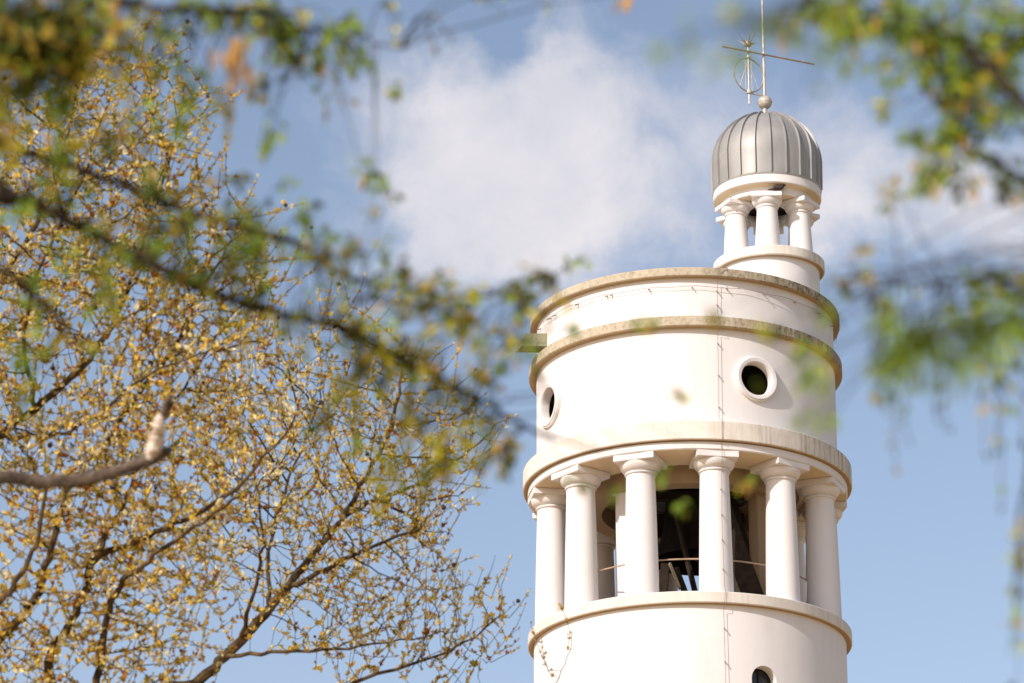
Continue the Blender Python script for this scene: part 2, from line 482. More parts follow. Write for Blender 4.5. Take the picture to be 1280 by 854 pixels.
# columns of the belfry
def column_set(name, r_ring, n, ph, z0, z1, rb, rt, ab, ab_h, m='white_plaster'):
    H = z1 - z0; nz = H - ab_h - .25 * (rt / .385)      # height of the necking
    pr = [(0, 0)]
    for i in range(13):
        t = i / 12; r = rb + (rt - rb) * (t ** 1.25); pr.append((r, .002 + t * (nz - .06)))
    pr += [(rt, nz - .02)]
    c = MB().lathe(pr, 48).build(name, m, TW)
    k = rt / .385
    e = [(rt * .98, nz - .05), (rt + .035 * k, nz - .045), (rt + .045 * k, nz - .02), (rt + .03 * k, nz + .005), (rt + .005, nz + .012)]
    for i in range(9):
        t = i / 8; e.append((rt + .015 * k + .155 * k * math.sin(t * math.pi / 2), nz + .03 * k + (H - ab_h - nz - .03 * k) * (1 - math.cos(t * math.pi / 2)) ** .9))
    e.append((rt * .8, H - ab_h + .002))
    MB().lathe(e, 48).build('capital', m, c)
    MB().box(ab, ab, ab_h - .004, c=(0, 0, H - ab_h / 2), b=.012).build('abacus', m, c, smooth=False)
    for i in range(n):
        o = c if i == 0 else copy_tree(c, TW)
        o.location = pol(r_ring, ph + 360 * i / n, z0); o.rotation_euler = (0, 0, R_(ph + 360 * i / n))
column_set('column', 3.77, 12, 11, Z_GAL1 + .012, Z_ARC0, .455, .385, 1.13, .175)

# inner bell chamber: four piers, ring beam, back panel with arched niche
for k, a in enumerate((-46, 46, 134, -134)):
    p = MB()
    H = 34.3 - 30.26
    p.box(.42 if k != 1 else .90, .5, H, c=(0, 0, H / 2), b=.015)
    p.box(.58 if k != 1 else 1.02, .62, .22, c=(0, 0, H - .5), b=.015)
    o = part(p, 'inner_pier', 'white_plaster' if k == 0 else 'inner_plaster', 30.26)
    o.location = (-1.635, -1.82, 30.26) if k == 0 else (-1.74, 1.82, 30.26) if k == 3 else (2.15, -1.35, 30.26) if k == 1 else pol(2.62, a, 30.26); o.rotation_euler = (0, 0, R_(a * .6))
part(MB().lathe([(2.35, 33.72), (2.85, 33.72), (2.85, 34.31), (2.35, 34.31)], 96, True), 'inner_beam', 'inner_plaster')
# thin rail between the columns
rl = MB(); rl.tube([pol(3.42, a, 31.42) for a in range(0, 361, 4)], .022, 6)
part(rl, 'railing', 'rail_metal')

# lantern, set back to the right
LX, LY = 2.40, .6
lan = Vector((LX, LY, 0))
def lpart(mb, name, m, z=0, **k): return mb.build(name, m, TW, loc=(LX, LY, z), **k)
lpart(MB().lathe([(0, Z_TOP0), (1.41, Z_TOP0), (1.41, 40.98), (0, 40.98)], 96), 'lantern_wall', 'white_plaster')
lpart(MB().lathe([(0, 0), (1.53, 0), (1.56, .03), (1.56, .28), (1.53, .30), (0, .31)], 96), 'lantern_ledge', 'stained_concrete', 40.97)
underside(bpy.data.objects['lantern_ledge'], 'ochre_bounce')
def lcolumns():
    n0 = set(TW.children)
    column_set('lantern_column', 1.03, 6, -2, 41.275, 42.905, .36, .285, .86, .135)
    for o in set(TW.children) - n0: o.location += lan
lcolumns()
lpart(MB().lathe([(.78, 42.91), (1.27, 42.905), (1.29, 42.92), (1.29, 43.05), (1.30, 43.10), (1.36, 43.14), (1.44, 43.15), (1.50, 43.155), (1.525, 43.18), (1.525, 43.46), (1.50, 43.475), (.78, 43.475)], 96, True), 'lantern_cornice', 'white_plaster')
underside(bpy.data.objects['lantern_cornice'], 'cream_bounce')
lpart(MB().lathe([(0, 43.03), (.80, 43.03), (.80, 43.09), (0, 43.09)], 48), 'lantern_shade_disc', 'old_wood')  # dark disc standing in for the shade inside the hollow dome
# dome in standing seam sheet
DZ = 43.47; ST = .80; DR = 1.525
def dome_pt(u):                                   # 0..1 from eave to crown
    L1 = ST; L2 = DR * math.pi / 2; s_ = u * (L1 + L2)
    if s_ < L1: return (DR - .012 * (1 - s_ / L1), s_)
    t = (s_ - L1) / DR; return (DR * math.cos(t), ST + DR * math.sin(t))
pr = [dome_pt(i / 40) for i in range(40)] + [(.03, ST + DR)]
inner = [(max(r - .05, .0), z - .02) for r, z in pr[::-1]]
dm = MB(); dm.lathe([(DR + .012, -.05), (DR + .022, 0.0)] + pr + inner + [(DR - .06, -.05)], 132, True)
dome = lpart(dm, 'dome', 'zinc', DZ, angle=50)
s0 = None
for k in range(22):
    if s0 is None:
        sm = MB(); n = 36; vs = []
        for i in range(n + 1):
            r, z = dome_pt(.0 + .975 * i / n); r2, z2 = dome_pt(min(.0 + .975 * i / n + .01, 1))
            nr, nz = (z2 - z), -(r2 - r); l = math.hypot(nr, nz); nr /= l; nz /= l
            w = .014
            for (o_, h) in ((-w, -.01), (-w, .06), (w, .06), (w, -.01)):
                vs.append((o_, -(r + nr * h), z + nz * h))
        fs = [(4 * i + j, 4 * i + 4 + j, 4 * i + 4 + (j + 1) % 4, 4 * i + (j + 1) % 4) for i in range(n) for j in range(4)] + [(0, 1, 2, 3), (4 * n + 3, 4 * n + 2, 4 * n + 1, 4 * n)]
        s0 = sm.add(vs, fs).build('seam', 'zinc', dome, smooth=False); o = s0
    else:
        o = s0.copy(); COL.objects.link(o); o.parent = dome
    o.rotation_euler = (0, 0, R_(3.5 + 360 / 22 * k))
lpart(MB().lathe([(0, 45.79), (.16, 45.79), (.13, 45.87), (.075, 45.92), (.06, 46.10), (0, 46.10)], 24), 'finial_neck', 'painted_metal')
fb = MB().ball((0, 0, 46.255), .205, 0, 28, 18); fb.lathe([(.2, 46.245), (.214, 46.245), (.214, 46.265), (.2, 46.265)], 28, True)
lpart(fb, 'finial_ball', 'painted_metal')
lpart(MB().tube([(0, 0, 46.4), (0, 0, 47.9), (0, 0, 49.2), (0, 0, 51.0)], [.042, .038, .030, .015], 10), 'lightning_rod', 'painted_metal')

# roof spout on the left
sp = MB()
ang = -71
sp.add([(-.25, 0, 0), (.25, 0, 0), (.25, -.66, -.05), (-.25, -.66, -.05), (-.25, 0, .07), (.25, 0, .07), (.25, -.66, .02), (-.25, -.66, .02)],
       [(0, 3, 2, 1), (4, 5, 6, 7), (0, 1, 5, 4), (1, 2, 6, 5), (2, 3, 7, 6), (3, 0, 4, 7)])
for sx in (-1, 1):
    x0, x1 = sorted((.25 * sx, .19 * sx))
    sp.add([(x0, 0, .07), (x1, 0, .07), (x1, -.66, .02), (x0, -.66, .02), (x0, 0, .30), (x1, 0, .30), (x1, -.56, .24), (x0, -.56, .24)],
           [(0, 3, 2, 1), (4, 5, 6, 7), (0, 1, 5, 4), (1, 2, 6, 5), (2, 3, 7, 6), (3, 0, 4, 7)])
o = part(sp, 'spout', 'mossy_concrete', 0, smooth=False); o.scale = (1.1, 1.15, 1.25); o.location = pol(4.07, ang + 1.2, 38.10); o.rotation_euler = (0, 0, R_(ang))

# lightning conductor with its clips
CA = 12.2
path = []
for (r, z) in [(4.02, 39.36), (4.28, 39.40), (4.34, 39.32), (4.34, 39.05), (4.215, 38.95), (4.215, 38.05), (4.37, 37.94), (4.37, 37.62), (4.22, 37.5), (4.22, 35.05), (4.53, 34.93), (4.53, 34.40),
               (4.40, 34.32), (4.40, 34.05), (4.27, 33.6), (4.29, 32.3), (4.31, 30.4), (4.41, 30.28), (4.41, 29.94), (4.30, 29.8), (4.31, 27.4), (4.33, 14), (4.36, 2)]:
    path.append(pol(r, CA + math.sin(z * 2.3) * .22 + math.sin(z * 7.1) * .12, z))
wire = part(MB().tube(path, .0065, 6), 'conductor_wire', 'rusty_wire')
loop = MB().tube([pol(4.36 + .0, CA + .7 + 1.6 * (1 - math.cos(t)) , 39.2 + .13 * math.sin(t)) for t in [i * math.pi / 10 for i in range(13)]], .011, 6)
loop.build('conductor_loop', 'rusty_wire', wire)
hw = part(MB().tube([pol(4.21, a, 38.80 + .015 * math.sin(a * .35)) for a in range(-96, 97, 2)], .0065, 6), 'parapet_wire', 'rusty_wire')
def clip_mb(): return MB().tube([(0, .02, .03), (0, -.11, -.02), (0, -.12, -.05)], [.018, .014, .014], 6)
c0 = clip_mb().build('clip', 'rusty_wire', wire); first = True
for (r, z) in [(4.12, 38.7), (4.12, 38.3), (4.12, 37.2), (4.12, 36.3), (4.12, 35.4), (4.17, 33.1), (4.18, 32.4), (4.19, 31.7), (4.21, 30.9), (4.22, 29.3), (4.22, 28.4), (4.23, 27.5)]:
    if first: o = c0; first = False
    else: o = c0.copy(); COL.objects.link(o); o.parent = wire
    o.location = pol(r, CA, z); o.rotation_euler = (0, 0, R_(CA))
for a in (-74, -62, -58, -44, -30, -28, -13, 3, 16, 31, 46, 61, 76):
    o = c0.copy(); COL.objects.link(o); o.parent = hw
    o.location = pol(4.115, a, 38.79); o.rotation_euler = (0, 0, R_(a))

# ------------------------------------------------------------------ the bell and its timber frame
TM = TW.matrix_basis.copy()
def wloc(p): return Matrix.Translation((TX, TY, 0)) @ Matrix.Rotation(math.atan2(RT.y, RT.x), 4, 'Z') @ Vector(p)
BZ = 32.47
bell = empty('church_bell', wloc((.30, .30, BZ)), 'large dark bronze bell hanging inside the belfry behind the columns', 'bell', rz=math.atan2(RT.y, RT.x))
bp = [(1.27, 0), (1.30, .05), (1.25, .18), (1.10, .46), (.98, .9), (.92, 1.4), (.88, 1.85), (.80, 2.08), (.56, 2.22), (.0, 2.28)]
bi = [(0, 2.18), (.50, 2.12), (.74, 1.98), (.80, 1.8), (.85, 1.4), (.91, .9), (1.02, .46), (1.15, .16), (1.21, 0)]
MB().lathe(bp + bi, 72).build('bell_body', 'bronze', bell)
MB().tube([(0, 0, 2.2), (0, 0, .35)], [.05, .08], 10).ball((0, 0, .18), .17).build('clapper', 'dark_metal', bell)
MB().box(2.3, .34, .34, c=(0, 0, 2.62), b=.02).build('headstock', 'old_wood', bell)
bf = empty('timber_trestle', wloc((0, 0, 30.25)), 'dark timber trestle with slanting struts carrying the big bell', 'trestle', rz=math.atan2(RT.y, RT.x))
def beam(a, b, w, h, m='old_wood'):
    return MB().beam(a, b, w, h).build('beam', m, bf, smooth=False)
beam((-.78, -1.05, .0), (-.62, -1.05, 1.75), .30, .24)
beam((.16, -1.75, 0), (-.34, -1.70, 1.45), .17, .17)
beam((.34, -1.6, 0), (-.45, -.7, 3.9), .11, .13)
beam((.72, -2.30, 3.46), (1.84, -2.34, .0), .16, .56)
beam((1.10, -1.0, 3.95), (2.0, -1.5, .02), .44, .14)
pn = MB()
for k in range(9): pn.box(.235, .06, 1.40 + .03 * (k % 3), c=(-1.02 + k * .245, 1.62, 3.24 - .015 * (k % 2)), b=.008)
pn.build('added_dark_boards', 'old_wood', bf, smooth=False)  # invented boards, added to keep the gap behind the bell dark
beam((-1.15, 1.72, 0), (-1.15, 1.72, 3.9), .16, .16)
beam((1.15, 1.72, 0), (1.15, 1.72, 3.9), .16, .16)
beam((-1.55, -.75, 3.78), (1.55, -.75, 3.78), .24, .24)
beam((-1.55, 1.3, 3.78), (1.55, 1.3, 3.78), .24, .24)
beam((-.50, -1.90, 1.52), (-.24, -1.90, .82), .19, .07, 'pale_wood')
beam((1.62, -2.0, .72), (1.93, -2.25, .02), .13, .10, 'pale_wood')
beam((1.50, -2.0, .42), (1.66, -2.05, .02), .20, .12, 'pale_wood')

# ------------------------------------------------------------------ antenna on the lantern's rod
def lw(p): return wloc((LX + p[0], LY + p[1], p[2]))
AL = R_(27); ax = Vector((math.cos(AL), math.sin(AL), 0))
mo = ax * -.50
an = empty('roof_antenna', lw((mo.x, mo.y, 46.42)), 'slender roof antenna with a hoop and a long slanting crossbar beside the rod', 'antenna', rz=math.atan2(RT.y, RT.x))
z = lambda h: h - 46.42
MB().tube([(0, 0, z(46.12)), (0, 0, z(47.95))], [.028, .026], 8).build('mast', 'painted_metal', an)
off = Vector((-ax.y, ax.x, 0)) * -.05
MB().tube([ax * -.88 + off + Vector((0, 0, z(47.74))), ax * 2.12 + off + Vector((0, 0, z(47.74)))], .028, 8).build('crossbar', 'antenna_metal', an)
hp = MB(); pts = [ax * (.47 * math.cos(t)) + Vector((0, 0, z(47.02) + .52 * math.sin(t))) for t in [i * math.pi / 20 for i in range(41)]]
hp.tube(pts, .020, 6)
hp.build('hoop', 'antenna_metal', an)
sk = MB()
for s_ in (-1, 1):
    sk.tube([Vector((0, 0, z(47.52))), ax * (.30 * s_) + Vector((0, 0, z(46.62)))], .010, 5)
    sk.tube([ax * (.10 * s_) + Vector((0, 0, z(47.50))), ax * (.10 * s_) + Vector((0, 0, z(46.53)))], .008, 5)
sk.tube([Vector((0, 0, z(47.1))) + ax * (.13 * math.sin(t * 1.0)) * .8 + Vector((0, 0, .22 * math.cos(t))) for t in [i * math.pi / 8 for i in range(9)]], .008, 5)
sk.build('spokes', 'painted_metal', an)
MB().tube([Vector((0, 0, z(46.46))), -mo + Vector((0, 0, z(46.46)))], .026, 8).build('bracket', 'painted_metal', an)
MB().lathe([(.02, -.06), (.075, -.05), (.085, 0), (.07, .05), (.02, .06)], 14, org=(0, 0, z(46.50))).lathe([(.02, -.05), (.055, -.04), (.055, .04), (.02, .05)], 14, org=(0, 0, z(47.60))).build('clamp', 'painted_metal', an)
tp = MB().ball((0, 0, z(48.0)), .11, 0, 12, 8)
for k in range(9):
    a = k * 2 * math.pi / 9
    tp.tube([(.05 * math.cos(a), .05 * math.sin(a), z(47.98)), (.30 * math.cos(a), .30 * math.sin(a), z(48.02 + .14 * (k % 3)))], [.022, .007], 5)
tp.tube([(0, 0, z(48.0)), (0, 0, z(48.42))], [.012, .005], 5)
tp.build('spike_crown', 'antenna_metal', an)

# ------------------------------------------------------------------ pigeon on the lantern capital
pg = empty('pigeon', lw((.30, -1.37, 42.907)), 'dark pigeon perched on a capital of the lantern, facing right', 'bird', rz=math.atan2(RT.y, RT.x) + R_(12))
pg.scale = (1.2, 1.2, 1.2)
b = MB()
spine = [(-.205, 0, .062), (-.15, 0, .072), (-.10, 0, .085), (-.05, 0, .10), (0, 0, .108), (.05, 0, .122), (.085, 0, .142), (.105, 0, .165), (.125, 0, .182), (.147, 0, .182), (.158, 0, .180)]
rads = [.016, .026, .042, .056, .062, .055, .042, .031, .029, .020, .006]
b.tube(spine, rads, 14)
b.build('body', 'feather', pg)
MB().tube([(.154, 0, .180), (.172, 0, .176), (.185, 0, .170)], [.008, .006, .002], 6).build('beak', 'beak', pg)
for s_ in (-1, 1):
    w = MB(); w.ball((-.035, .048 * s_, .108), .1, 0, 14, 8, (1.15, .16, .42)); w.build('wing', 'feather', pg)
    MB().tube([(.0, .025 * s_, .07), (.005, .025 * s_, .008), (.035, .025 * s_, .005)], [.009, .006, .005], 5).build('leg', 'beak', pg)
MB().box(.10, .055, .012, Matrix.Translation((-.215, 0, .056)) @ Matrix.Rotation(R_(-8), 4, 'Y'), b=.004).build('tail', 'feather', pg)

# ------------------------------------------------------------------ trees
rng = random.Random(11)
def rv(s=1.0): return Vector((rng.gauss(0, s), rng.gauss(0, s), rng.gauss(0, s)))
def smooth_path(P, n=6):
    """Catmull-Rom through (point, radius)"""
    out = []
    for i in range(len(P) - 1):
        p0, p1, p2, p3 = P[max(i - 1, 0)], P[i], P[i + 1], P[min(i + 2, len(P) - 1)]
        for k in range(n):
            t = k / n
            q = [.5 * (2 * b_ + (c_ - a_) * t + (2 * a_ - 5 * b_ + 4 * c_ - d_) * t * t + (-a_ + 3 * b_ - 3 * c_ + d_) * t ** 3)
                 for a_, b_, c_, d_ in zip((*p0[0], p0[1]), (*p1[0], p1[1]), (*p2[0], p2[1]), (*p3[0], p3[1]))]
            out.append((Vector(q[:3]), max(q[3], .0008)))
    out.append((P[-1][0].copy(), P[-1][1])); return out
def add_leaf(mb, p, d, size, mi, w=.6, fold=.25):
    d = d.normalized(); sdv = d.cross(rv()).normalized(); up = sdv.cross(d)
    a = p; t = p + d * size; m1 = p + d * size * .38; m2 = p + d * size * .72
    hw, hw2 = size * w * .5, size * w * .36
    dn = up * size * fold * .3
    mb.add([a, m1 + sdv * hw + dn, m2 + sdv * hw2 + dn * .7, t, m2 - sdv * hw2 + dn * .7, m1 - sdv * hw + dn, m1, m2],
           [(0, 1, 6), (1, 2, 7, 6), (2, 3, 7), (0, 6, 5), (6, 7, 4, 5), (7, 3, 4)], mi)

# ---- budding trees: limbs traced in space, crown grown by space colonisation
def grow_tree(root, limbs, crown, n_attr, seed, trop, bd, name, label, trunk_path):
    r_ = random.Random(seed); mnoise.seed_set(seed)
    nodes, par, fixed = [], [], []
    for L in limbs:
        for i, (p, r) in enumerate(L):
            nodes.append(p); par.append(len(nodes) - 2 if i else -1); fixed.append(r)
    n_limb = len(nodes)
    A = []
    while len(A) < n_attr:
        c, rx, ry, rz = crown[r_.choices(range(len(crown)), [k[1] * k[2] * k[3] for k in crown])[0]]
        v = Vector((r_.uniform(-1, 1), r_.uniform(-1, 1), r_.uniform(-1, 1)))
        p = c + Vector((v.x * rx, v.y * ry, v.z * rz))
        if v.length < .86 + .28 * mnoise.noise(p * .9): A.append(p)
    A = np.array([a[:] for a in A])
    alive = np.ones(len(A), bool)
    step, kill, infl = .15, .20, 2.2
    near = np.full(len(A), 1e9); who = np.zeros(len(A), int)
    def update(i0):
        for i in range(i0, len(nodes)):
            dd = np.sqrt(((A - np.array(nodes[i][:])) ** 2).sum(1))
            m = dd < near; near[m] = dd[m]; who[m] = i
    update(0)
    for it in range(110):
        act = alive & (near < infl)
        if not act.any(): break
        idx = np.nonzero(act)[0]; i0 = len(nodes); acc = {}
        P = np.array([nodes[k][:] for k in who[idx]])
        D = A[idx] - P; D /= np.linalg.norm(D, axis=1)[:, None] + 1e-9
        for k, d in zip(who[idx], D):
            if k in acc: acc[k] += d
            else: acc[k] = d.copy()
        for k, d in acc.items():
            v = Vector(d); v = (v.normalized() if v.length > 1e-6 else Vector((0, 0, 1))) + trop + Vector((r_.gauss(0, .10), r_.gauss(0, .10), r_.gauss(0, .10)))
            nodes.append(nodes[k] + v.normalized() * step); par.append(int(k)); fixed.append(0)
        update(i0)
        alive &= near > kill
        if len(nodes) > 22000: break
    # radii by the pipe model
    kids = [[] for _ in nodes]
    for i, p in enumerate(par):
        if p >= 0: kids[p].append(i)
    rad = [0.0] * len(nodes)
    for i in range(len(nodes) - 1, n_limb - 1, -1):
        s_ = sum(rad[k] ** 2.05 for k in kids[i])
        rad[i] = min(max(.0042, (s_ + .0011 ** 2.05) ** (1 / 2.05)), .055)
    for i in range(n_limb): rad[i] = fixed[i]
    root_o = empty(name, root, label, 'tree')
    loc = lambda p: p - root
    # trunk
    MB().tube([loc(p) for p, r in trunk_path], [r for p, r in trunk_path], 12).build('trunk', 'golden_bark', root_o)
    k0 = 0
    for L in limbs:
        MB().tube([loc(p) for p, r in L], [r for p, r in L], 8).build('limb', 'golden_bark', root_o)
    tw = MB(); done = set(range(n_limb))
    starts = [i for i in range(n_limb, len(nodes)) if par[i] < n_limb]
    stack = list(starts)
    while stack:
        i = stack.pop(); chain = [par[i], i]
        while kids[chain[-1]]:
            ks = sorted(kids[chain[-1]], key=lambda k: -rad[k]); stack.extend(ks[1:]); chain.append(ks[0])
        rr = [min(rad[c], rad[chain[1]]) for c in chain]
        tw.tube([loc(nodes[c]) for c in chain], rr, 5 if rr[0] > .012 else 4, cap=False)
    bud = MB(); shoots = 0
    def budcluster(p, d, s_):
        mi = r_.choices((0, 1, 2, 3), (.36, .39, .16, .09))[0]
        for q in range(r_.choice((2, 3, 3, 4))):
            v = (d + Vector((r_.gauss(0, .7), r_.gauss(0, .7), r_.gauss(0, .7))))
            if v.length < .05: continue
            v = v.normalized(); sd = v.orthogonal().normalized(); sd.rotate(Quaternion(v, r_.uniform(0, 6.28)))
            L = s_ * r_.uniform(.6, 1.15); n_ = v.cross(sd) * L * .12
            m_ = p + v * L * .5
            bud.add([p, m_ + sd * L * .27 + n_, p + v * L, m_ - sd * L * .27 + n_, m_ - n_], [(0, 1, 4), (1, 2, 4), (2, 3, 4), (3, 0, 4)], mi)
    for i in range(n_limb, len(nodes)):
        if rad[i] > .022: continue
        p, q = nodes[par[i]], nodes[i]; d = (q - p).normalized()
        for t in range(3):
            if r_.random() < bd:
                budcluster(loc(p.lerp(q, r_.random())), d + Vector((0, 0, .3)), r_.uniform(.055, .105))
        if (not kids[i]) or r_.random() < .06:
            L = r_.uniform(.25, .75) if not kids[i] else r_.uniform(.15, .4)
            v = (d * .6 + trop * 1.6 + Vector((r_.gauss(0, .35), r_.gauss(0, .35), r_.gauss(.25, .3)))).normalized()
            pp = [q]; n = max(3, int(L / .07))
            for k in range(n):
                v = (v + Vector((r_.gauss(0, .07), r_.gauss(0, .07), r_.gauss(.03, .07)))).normalized(); pp.append(pp[-1] + v * L / n)
            tw.tube([loc(x) for x in pp], [.0055 * (1 - .5 * k / n) for k in range(n + 1)], 4, cap=False)
            for k, x in enumerate(pp[1:]):
                if r_.random() < bd + .15: budcluster(loc(x), v + Vector((0, 0, .2)), r_.uniform(.045, .085))
            if r_.random() < .05: bud.ball(loc(pp[-1] + Vector((r_.gauss(0, .03), 0, r_.gauss(0, .03)))), r_.uniform(.02, .034), 4, 7, 5)
    tw.build('twigs', 'twig_bark', root_o)
    bud.build('foliage', ['bud_gold', 'bud_cream', 'bud_olive', 'bud_rust', 'seed_brown'], root_o, smooth=False)
    print(name, 'nodes', len(nodes), 'bud faces', len(bud.f))
    return root_o
def limb(pts, base=None, jit=.0, n=5, rs=None):
    """pts: (px, py, depth, radius in photo pixels)"""
    P = [(at(x, y, d), r * d / FPX) for x, y, d, r in pts]
    if base: P = base + P
    L = smooth_path(P, n)
    return [(p + rv(jit), r) for p, r in L]
def crown_e(px, py, d, rx, ry, rz):               # ellipsoid: photo pixels for the two seen axes, metres for depth
    s_ = d / FPX
    return (at(px, py, d), rx * s_, rz, ry * s_)

# tree on the right of the pair
fork = Vector((-6.4, 47.5, 8.2)); rootA = Vector((-6.9, 47.2, 0))
bA = [(fork, .17)]
limbsA = [
    limb([(150, 930, 47.5, 8.5), (245, 854, 48, 7), (290, 812, 48, 6.5), (340, 757, 48, 6), (360, 733, 48, 5.5), (395, 690, 48, 4.2), (432, 640, 48, 3.6), (455, 598, 48, 3.0), (485, 545, 48.3, 2.4), (500, 480, 48.5, 1.8), (506, 440, 48.6, 1.2)], bA, .012),
    limb([(357, 736, 48, 4), (400, 715, 47.6, 3), (450, 690, 47.2, 2.4), (520, 660, 47, 1.8)], None, .012),
    limb([(405, 674, 48, 3.4), (440, 640, 48.6, 3), (490, 618, 49, 2.6), (535, 600, 49.4, 2), (590, 560, 49.6, 1.4), (622, 530, 49.8, .9)], None, .012),
    limb([(338, 760, 48, 3), (336, 700, 48.5, 2.6), (345, 650, 49, 2.2), (365, 590, 49.4, 1.8), (400, 500, 49.8, 1.4)], None, .012),
    limb([(282, 820, 48, 3), (340, 815, 47.4, 2.4), (420, 812, 47, 1.8), (500, 800, 46.6, 1.2), (570, 790, 46.5, .8)], None, .012),
    limb([(300, 802, 48, 3), (318, 740, 47.5, 2.4), (328, 680, 47.2, 1.8), (322, 610, 47, 1.2)], None, .012),
    limb([(340, 900, 47, 2.8), (480, 900, 46.8, 2.2), (600, 885, 46.6, 1.4), (680, 868, 46.5, .8), (705, 830, 46.5, .6), (716, 790, 46.5, .4)], None, .012),
    limb([(150, 930, 47.5, 5), (340, 900, 47, 3.6), (450, 850, 46.8, 2.6), (560, 815, 46.6, 1.6), (625, 770, 46.6, 1.0)], None, .012),
]
crownA = [crown_e(400, 640, 48, 215, 215, 1.7), crown_e(510, 560, 48.5, 120, 130, 1.2), crown_e(430, 480, 48.5, 110, 110, 1.3), crown_e(480, 800, 47, 150, 90, 1.2), crown_e(555, 790, 47, 90, 90, 1.0), crown_e(705, 830, 46.5, 22, 45, .25), crown_e(622, 790, 46.6, 26, 70, .4),
          crown_e(330, 560, 49, 110, 170, 1.5)]
trunkA = smooth_path([(rootA, .34), (Vector((-6.85, 47.25, 1.0)), .27), (Vector((-6.7, 47.4, 4.2)), .23), (fork, .175)], 6)
def at_tree(): pass
grow_tree(rootA, limbsA, crownA, 3800, 5, Vector((.10, 0, .22)), .42, 'budding_tree', 'budding tree with golden buds whose bare limbs fork up to the right beside the tower', trunkA)

forkB = Vector((-8.0, 43.0, 7.6)); rootB = Vector((-8.3, 42.8, 0)); bB = [(forkB, .2)]
limbsB = [
    limb([(40, 960, 42.5, 9), (62, 826, 42.5, 6), (86, 784, 42.5, 5.6), (106, 738, 42.5, 5.2), (118, 700, 42.5, 4.6), (155, 684, 42.4, 4), (207, 660, 42.2, 3.4), (260, 635, 42, 2.8), (320, 585, 42, 2), (370, 520, 42, 1.2)], bB, .012),
    limb([(117, 702, 42.5, 3.6), (127, 680, 42.7, 3.4), (142, 650, 43, 3), (165, 605, 43.2, 2.6), (195, 540, 43.5, 2.2), (240, 470, 43.6, 1.6), (285, 400, 43.8, 1.1)], None, .012),
    limb([(40, 960, 42.5, 7), (105, 900, 42, 6), (122, 850, 42, 5.2), (134, 772, 41.8, 4.6), (150, 732, 41.6, 4), (185, 702, 41.4, 3), (240, 660, 41.2, 2.4), (300, 620, 41, 1.6)], None, .012),
    limb([(-160, 960, 42, 9), (-60, 860, 42, 7), (0, 800, 42, 6), (32, 765, 42, 5.4), (52, 730, 42, 5), (66, 676, 42, 4), (84, 610, 42.3, 3.2), (118, 600, 42.6, 4), (134, 554, 42.8, 4), (170, 497, 43, 3.4), (216, 435, 43.3, 2.6), (250, 370, 43.5, 1.8), (290, 300, 43.8, 1.1)], bB, .012),
    limb([(-160, 960, 42, 6), (-50, 800, 41, 5), (0, 750, 41, 4.2), (20, 728, 41, 3.8), (45, 680, 41, 3), (60, 600, 41, 2.2)], None, .012),
    limb([(-160, 960, 42, 8), (-150, 700, 43, 6.6), (-60, 590, 43, 6), (0, 542, 43, 5.2), (44, 511, 43, 4.8), (92, 470, 43, 4), (140, 410, 43.2, 3), (170, 330, 43.5, 2.2), (200, 240, 43.8, 1.6), (222, 160, 44, 1.0)], None, .012),
    limb([(-150, 700, 43, 6), (-110, 520, 43.5, 5), (-40, 420, 43.8, 4.4), (10, 340, 44, 3.6), (60, 250, 44, 2.8), (90, 150, 44, 2), (110, 60, 44, 1.4)], None, .012),
    limb([(44, 511, 43, 3.4), (30, 430, 42.6, 2.8), (45, 350, 42.4, 2.2), (80, 270, 42.2, 1.5)], None, .012),
    limb([(0, 542, 43, 3.4), (60, 545, 42.4, 2.6), (120, 520, 42, 2), (180, 470, 41.8, 1.4), (260, 440, 41.6, 1)], None, .012),
]
crownB = [crown_e(140, 620, 42.5, 190, 190, 1.8), crown_e(90, 350, 43.3, 230, 200, 2.0), crown_e(190, 310, 43.3, 150, 150, 1.6), crown_e(100, 150, 43.6, 190, 120, 1.7), crown_e(230, 470, 42.8, 140, 130, 1.4),
          crown_e(120, 800, 42, 190, 120, 1.6), crown_e(280, 390, 43, 90, 110, 1.2), crown_e(-60, 520, 42.5, 120, 300, 1.8)]
trunkB = smooth_path([(rootB, .36), (Vector((-8.28, 42.85, 1.0)), .3), (Vector((-8.2, 42.9, 4.2)), .26), (forkB, .205)], 6)
grow_tree(rootB, limbsB, crownB, 6800, 9, Vector((.10, 0, .24)), .74, 'budding_tree', 'dense budding tree with golden and cream buds filling the left edge', trunkB)

